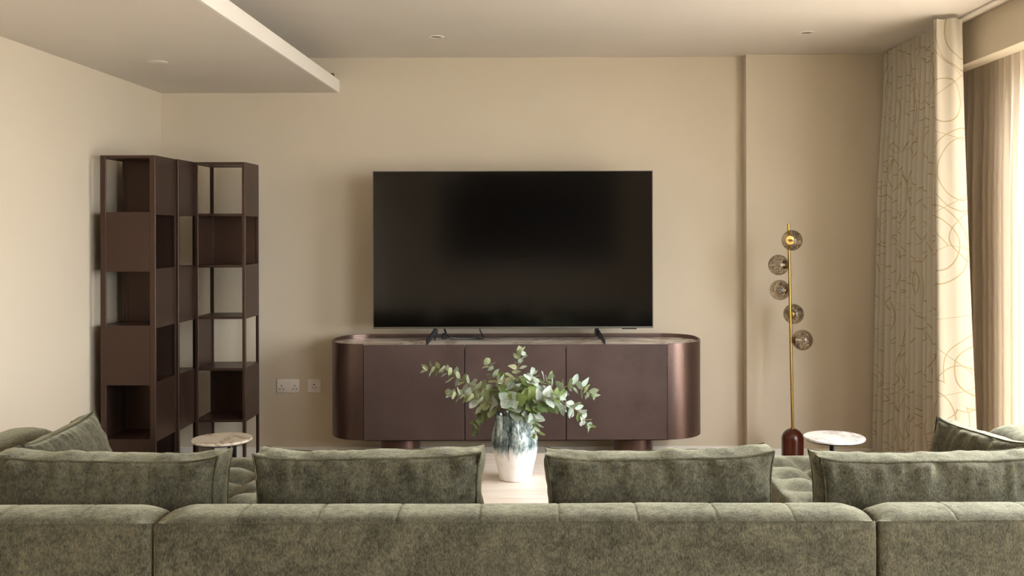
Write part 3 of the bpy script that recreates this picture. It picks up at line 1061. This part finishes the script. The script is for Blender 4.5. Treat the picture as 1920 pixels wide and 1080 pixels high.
tube(b, catmull([Vector((-.62, TD + .05, TZ0 + .06)), Vector((-.615, TD + .08, TZ0 - .02)), Vector((-.59, TD + .12, topz + .022)), Vector((-.53, TD + .15, topz + .01)), Vector((-.42, TD + .2, topz + .006))], 6), .006, 6)
obj('cable', b, M['black_plastic'], r)
b = NB(); box(b, -.632, -.606, TD + .06, TD + .09, topz + .012, topz + .05, .003, 1); obj('plug', b, M['black_plastic'], r)

# ------------------------------------------------------------------ zigzag bookcase: three square towers
BK0 = (-2.22, 5.6, 0)
r = thing('bookcase', BK0, 'tall dark bronze zigzag bookcase of three open towers in the left corner', 'bookcase')
BH, ROW, BASE = 1.903, 0.3045, 0.076
def tower(x0, y0, w, d, walls, shelf_from=0, pw=0.030, pside=0.014):
    """walls: dict side -> rows (1 = top) that are closed"""
    x1, y1 = x0 + w, y0 + d
    t = 0.010
    for px_, py_ in ((x0, y0), (x1 - pw, y0), (x0, y1 - pside), (x1 - pw, y1 - pside)):
        # thin angle-iron corner post
        bx = px_ < x0 + .001; by = py_ < y0 + .001
        b_ = NB()
        yy = (y0, y0 + t) if by else (y1 - t, y1)
        box(b_, px_, px_ + pw, yy[0], yy[1], 0, BH, 0.0012, 1)
        xx = (x0, x0 + t) if bx else (x1 - t, x1)
        yr = (y0 + t, y0 + pside) if by else (y1 - pside, y1 - t)
        box(b_, xx[0], xx[1], yr[0], yr[1], 0, BH)
        obj('post', b_, M['shelf'], r, smooth=False)
    for k in range(7):
        z = BH - k * ROW
        b_ = NB(); box(b_, x0 + t + .0005, x1 - t - .0005, y0 + t + .0005, y1 - t - .0005, z - 0.012, z - .001); obj('shelf', b_, M['shelf'], r, smooth=False)
    for side in 'FBLR':
        for k in range(1, 7):
            z1 = BH - (k - 1) * ROW; z0 = z1 - ROW
            if k == 6: z0 = 0.02
            closed = k in walls.get(side, ())
            b_ = NB()
            spans = [(z0, z1)] if closed else [(z1 - 0.015, z1)]
            for a, c in spans:
                if side == 'F': box(b_, x0 + pw, x1 - pw, y0, y0 + t, a, c)
                if side == 'B': box(b_, x0 + pw, x1 - pw, y1 - t, y1, a, c)
                if side == 'L': box(b_, x0, x0 + t, y0 + pside, y1 - pside, a, c)
                if side == 'R': box(b_, x1 - t, x1, y0 + pside, y1 - pside, a, c)
            obj('panel' if closed else 'rail', b_, M['shelf'], r, smooth=False)
tower(-2.384, 5.430, 0.295, 0.30, {'F': (2, 4, 6), 'R': (1, 3, 5), 'L': (2, 4, 5, 6), 'B': (1, 2, 3, 4, 5, 6)})
tower(-2.372, 5.733, 0.297, 0.29, {'R': (1, 3, 5), 'B': (1, 3, 5), 'L': (2, 4, 6)}, pw=0.018, pside=0.016)
tower(-2.070, 5.990, 0.296, 0.29, {'R': (1, 3, 5), 'B': (2, 5), 'L': (2, 4, 6)}, pw=0.018, pside=0.018)

# ------------------------------------------------------------------ side tables
def side_table(x, y, z, rad, top, label, twin):
    r = thing('side_table', (x, y, 0), label, 'table', 'small round marble side tables')
    b_ = NB(); lathe(b_, [(0, z - .014), (rad - .004, z - .014), (rad, z - .010), (rad, z - .003), (rad - .003, z), (0, z)], x, y, 64); obj('table_top', b_, top, r, angle=25)
    b_ = NB(); lathe(b_, [(0, z - .02), (rad - .012, z - .02), (rad - .006, z - .0145), (0, z - .0145)], x, y, 64); obj('tray', b_, M['dark_metal'], r, angle=25)
    if twin:
        for dx, q in ((.035, .007), (.062, .011)):
            b_ = NB(); tube(b_, [(x + dx, y, 0.012), (x + dx, y, z - .02)], q, 14); obj('stem', b_, M['dark_metal'], r)
    else:
        b_ = NB(); tube(b_, [(x - .012, y, 0.012), (x - .012, y, z - .02)], 0.012, 16); obj('stem', b_, M['dark_metal'], r)
    b_ = NB(); lathe(b_, [(0, 0), (.11, 0), (.11, .008), (.105, .012), (0, .012)], x, y, 48); obj('base', b_, M['dark_metal'], r, angle=25)
side_table(-1.632, 5.11, 0.452, 0.149, M['marble_warm'], 'small round side table with veined warm marble top before the bookcase', True)
side_table(1.455, 5.11, 0.452, 0.152, M['marble_white'], 'small round side table with white marble top beside the floor lamp', False)

# ------------------------------------------------------------------ floor lamp
LD = 6.02
lb = at(1485, 805, LD); lt = at(1478.5, 421, LD)
r = thing('floor_lamp', (lb.x, LD, 0), 'brass floor lamp with five smoky glass globes on a dark wooden base', 'lamp')
R0 = 0.0645; HB = lb.z
prof = [(0, 0), (R0, 0), (R0, HB - .062)]
for i in range(1, 13):
    a = PI / 2 * i / 12
    prof.append((R0 * math.cos(a), HB - .062 + .064 * math.sin(a)))
b = NB(); lathe(b, prof, lb.x, LD, 48); obj('base', b, M['walnut'], r, angle=40)
b = NB(); tube(b, [(lb.x, LD, HB - .004), (lt.x, LD, lt.z)], 0.0085, 16); obj('pole', b, M['brass'], r)
b = NB(); tube(b, [(lb.x, LD, HB - .003), (lb.x, LD, HB + .008)], 0.012, 16); obj('collar', b, M['brass'], r)
def pole_x(z): f = (z - HB) / (lt.z - HB); return lb.x + (lt.x - lb.x) * f
GRAD = 0.0605
globes = [(1485, 452, -0.062, True), (1459.5, 498, -0.045, False), (1462, 545, 0.025, True), (1487.5, 590, 0.064, True), (1504, 639, -0.012, False)]
for gx, gy, dy, _ in globes:
    c = at(gx, gy, LD + dy)
    pz = c.z
    pp = Vector((pole_x(pz), LD, pz))
    dirv = (c - pp); dist = dirv.length; dirv.normalize()
    s = NB(); bmesh.ops.create_uvsphere(s, u_segments=40, v_segments=24, radius=GRAD)
    bmesh.ops.translate(s, verts=s.verts[:], vec=c)
    g = obj('glass_globe', s, M['globe'], r, angle=180)
    # arm, cup and bulb (sub-parts of the globe)
    k = NB(); tube(k, [pp, pp + dirv * 0.03], 0.0045, 10); obj('arm', k, M['brass'], g)
    k = NB()
    e = max(0.012, dist - GRAD - .002)
    cup_prof = [(0.006, 0.0), (0.016, 0.002), (0.024, 0.008), (0.026, 0.014), (0.0, 0.016)]
    ref = Vector((0, 0, 1)); ax = dirv.cross(ref).normalized(); bx = dirv.cross(ax)
    rings = []
    for rr, hh in cup_prof:
        rings.append([k.verts.new(pp + dirv * (e + hh) + (ax * math.cos(2 * PI * j / 24) + bx * math.sin(2 * PI * j / 24)) * max(rr, .0005)) for j in range(24)])
    for i in range(len(rings) - 1):
        for j in range(24):
            k.faces.new((rings[i][j], rings[i][(j + 1) % 24], rings[i + 1][(j + 1) % 24], rings[i + 1][j]))
    obj('cup', k, M['brass'], g)
    k = NB(); tube(k, [pp + dirv * (e + .015), pp + dirv * (e + .028), pp + dirv * (e + .042), pp + dirv * (e + .05)], [.007, .008, .008, .003], 12); obj('bulb', k, M['plastic'], g)

# ------------------------------------------------------------------ curtains
def cloth(name, fn, z_top, z_bot, nu, nv, mat, parent, width_scale=1.0):
    """fn(s, v) -> (x, y); s 0..1 along, v 0 at the top .. 1 at the hem; UV in metres of cloth"""
    bm = NB()
    uvl = bm.loops.layers.uv.new('UVMap')
    us = [0.0]
    prevp = None
    for i in range(nu + 1):
        p = Vector(fn(i / nu, 0.5))
        if prevp is not None: us.append(us[-1] + (p - prevp).length)
        prevp = p
    g = []
    for i in range(nu + 1):
        row = []
        for j in range(nv + 1):
            v = (j / nv)
            x, y = fn(i / nu, v)
            z = z_top(i / nu) + (z_bot - z_top(i / nu)) * v
            row.append(bm.verts.new((x, y, z)))
        g.append(row)
    H = z_top(0) - z_bot
    for i in range(nu):
        for j in range(nv):
            f = bm.faces.new((g[i][j], g[i][j + 1], g[i + 1][j + 1], g[i + 1][j]))
            for lp, (a, c) in zip(f.loops, ((i, j), (i, j + 1), (i + 1, j + 1), (i + 1, j))):
                lp[uvl].uv = (us[a] * width_scale, -H * c / nv)
    return obj(name, bm, mat, parent, angle=180, recalc=False)

r = thing('curtain', (2.13, 5.75, 0), 'heavy cream curtain with tan looping line pattern, gathered beside the window', 'curtain')
rng = random.Random(11)
NF = 13
jit = [rng.uniform(-.25, .25) for _ in range(NF + 3)]
amp_j = [rng.uniform(.6, 1.25) for _ in range(NF + 3)]
def cur(s, v):
    S1 = 0.84
    flare = v ** 1.3
    xb = 2.135 - 0.055 * flare                 # line the pleats hang on, at the far end moves into the room
    y_far, y_near = 6.335, 5.31
    if s < S1:
        q = s / S1
        y = y_far + (y_near - y_far) * q
        ph = q * NF
        k = int(ph)
        ph2 = ph + (jit[k] * (1 - (ph - k)) + jit[k + 1] * (ph - k)) * smooth01(v * 3) * (0.7 + 0.6 * v)
        am = amp_j[k] * (1 - (ph - k)) + amp_j[k + 1] * (ph - k)
        A = (0.026 + 0.030 * smooth01(v * 2.5)) * (0.45 + 0.55 * am)
        if v < 0.06: A *= 0.85
        c = math.sin(2 * PI * ph2)
        x = xb - 0.02 * q + 0.055 * flare * q + A * (abs(c) ** 0.6) * (1 if c > 0 else -1)
        head = 1 - smooth01((v - 0.035) / 0.03)
        x += head * 0.009 * math.sin(4 * PI * ph2 + 1.0)
        # ease into the leading fold
        e = smooth01((q - 0.93) / 0.07)
        P0 = Vector((2.165 + .02 * flare, 5.33))
        return (x * (1 - e) + P0.x * e, y * (1 - e) + P0.y * e)
    q = (s - S1) / (1 - S1)
    A0 = Vector((2.165 + .02 * flare, 5.33))
    A1 = Vector((2.055 + .01 * flare, 5.285))
    A2 = Vector((2.012 + .02 * flare, 5.225))
    A3 = Vector((2.07 + .05 * flare, 5.195))
    A4 = Vector((2.135 + .085 * flare, 5.20))
    A5 = Vector((2.155 + .09 * flare, 5.23))
    P = [A0, A1, A2, A3, A4, A5]
    u = q * 5; i = min(4, int(u)); t = u - i
    P2 = [A0 * 2 - A1] + P + [A5 * 2 - A4]
    a, b_, c, d = P2[i], P2[i + 1], P2[i + 2], P2[i + 3]
    o = 0.5 * ((2 * b_) + (c - a) * t + (2 * a - 5 * b_ + 4 * c - d) * t * t + (-a + 3 * b_ - 3 * c + d) * t ** 3)
    o.y += (0.004 + 0.013 * (1 - smooth01(v / 0.22))) * math.sin(q * 24 + 1.0) * math.sin(PI * q)
    return (o.x, o.y)
cloth('curtain_fabric', cur, lambda s: 2.592 - 0.018 * s, 0.015, 520, 44, M['curtain'], r)
tk = NB(); box(tk, 2.165, 2.20, YR, 6.37, 2.582, ZC - .0005, 0.004, 1)
struct(obj('trim_4', tk, M['white'], smooth=False))

r = thing('sheer_curtain', (2.42, 5.6, 0), 'sheer peach voile curtain hanging across the window behind the patterned one', 'curtain')
rng2 = random.Random(5)
j2 = [rng2.uniform(-.3, .3) for _ in range(46)]
def she(s, v):
    y = 6.02 + (4.45 - 6.02) * s
    NS = 21
    ph = s * NS; k = int(ph)
    ph2 = ph + (j2[k] * (1 - (ph - k)) + j2[k + 1] * (ph - k))
    A = (0.014 + 0.022 * smooth01(v * 3)) * (0.75 + 0.5 * abs(j2[k]))
    x = 2.425 + A * math.sin(2 * PI * ph2) + 0.01 * math.sin(2 * PI * s * 3.3 + 1)
    yy = y + 0.012 * math.sin(4 * PI * ph2 + 0.7) * smooth01(v * 2) + 0.05 * v * (s - .5)
    return (x, yy)
cloth('voile', she, lambda s: 2.418, 0.015, 520, 20, M['sheer'], r)

# ------------------------------------------------------------------ sockets
def holes(root, x, z, y):
    for dx, dz, w, h in ((0, .0085, .0045, .009), (-.011, -.0115, .008, .005), (.011, -.0115, .008, .005)):
        k = NB(); box(k, x + dx - w / 2, x + dx + w / 2, y - .0006, y + .001, z + dz - h / 2, z + dz + h / 2); obj('pin_hole', k, M['hole'], root, smooth=False)
zx = at(540, 722, YB); sx = zx.x
r = thing('wall_socket', (sx, YB, zx.z), 'white double wall socket with two switches left of the sideboard', 'socket')
b = NB(); box(b, sx - .073, sx + .073, YB - .009, YB, zx.z - .043, zx.z + .043, .003, 2); obj('plate', b, M['plastic'], r)
for dx in (-.042, .042): holes(r, sx + dx, zx.z - .008, YB - .009)
for dx in (-.009, .009):
    b = NB(); box(b, sx + dx - .0075, sx + dx + .0075, YB - .0125, YB - .009, zx.z + .008, zx.z + .030, .001, 1); obj('switch', b, M['plastic'], r)
zx = at(588.7, 722, YB); sx = zx.x
r = thing('wall_socket', (sx, YB, zx.z), 'white single round-pin wall socket between the double socket and the sideboard', 'socket')
b = NB(); box(b, sx - .043, sx + .043, YB - .009, YB, zx.z - .043, zx.z + .043, .003, 2); obj('plate', b, M['plastic'], r)
for dx, dz, q in ((0, .008, .0042), (-.010, -.011, .0032), (.010, -.011, .0032)):
    k = NB(); tube(k, [(sx + dx, YB - .0096, zx.z + dz), (sx + dx, YB - .008, zx.z + dz)], q, 12); obj('pin_hole', k, M['hole'], r, smooth=False)

# ------------------------------------------------------------------ ceiling fittings
def downlight(x, y, z, label):
    r = thing('downlight', (x, y, z), label, 'ceiling light', 'recessed ceiling lights')
    b_ = NB(); lathe(b_, [(.030, z - .0005), (.030, z - .004), (.034, z - .006), (.047, z - .003), (.048, z - .0005)], x, y, 40); obj('bezel', b_, M['white'], r, angle=50)
    b_ = NB(); lathe(b_, [(0, z - .0022), (.0302, z - .0018), (.0302, z - .0006), (0, z - .0006)], x, y, 32); obj('lens', b_, M['grey_metal'], r, angle=50)
p = at(818, 68, 1.1 * F_PX / 362); downlight(p.x, p.y, ZC, 'round recessed ceiling light above the television')
p = at(1513, 62, 1.1 * F_PX / 368); downlight(p.x, p.y, ZC, 'round recessed ceiling light near the curtain at right')
dd = (ZD - 1.5) * F_PX / (430 - 114)
p = at(296, 114, dd)
r = thing('ceiling_disc', (p.x, p.y, ZD), 'flat white disc fitting on the lowered left ceiling above the bookcase', 'ceiling fitting')
b = NB(); lathe(b, [(0, ZD - .004), (.046, ZD - .0035), (.050, ZD - .002), (.050, ZD)], p.x, p.y, 40); obj('cover', b, M['ceiling'], r, angle=40)
r = thing('cove_cable', (-1.36, 6.30, 2.456), 'short dark cable end poking over the ceiling cove edge', 'cable')
e = at(620, 143, 6.36)
b = NB(); tube(b, catmull([Vector((-1.42, 6.36, 2.40)), Vector((-1.365, 6.36, 2.462)), Vector((-1.335, 6.36, 2.480)), Vector((-1.322, 6.355, 2.475)), Vector((-1.328, 6.35, 2.462))], 6), .004, 6)
obj('cord', b, M['black_plastic'], r)
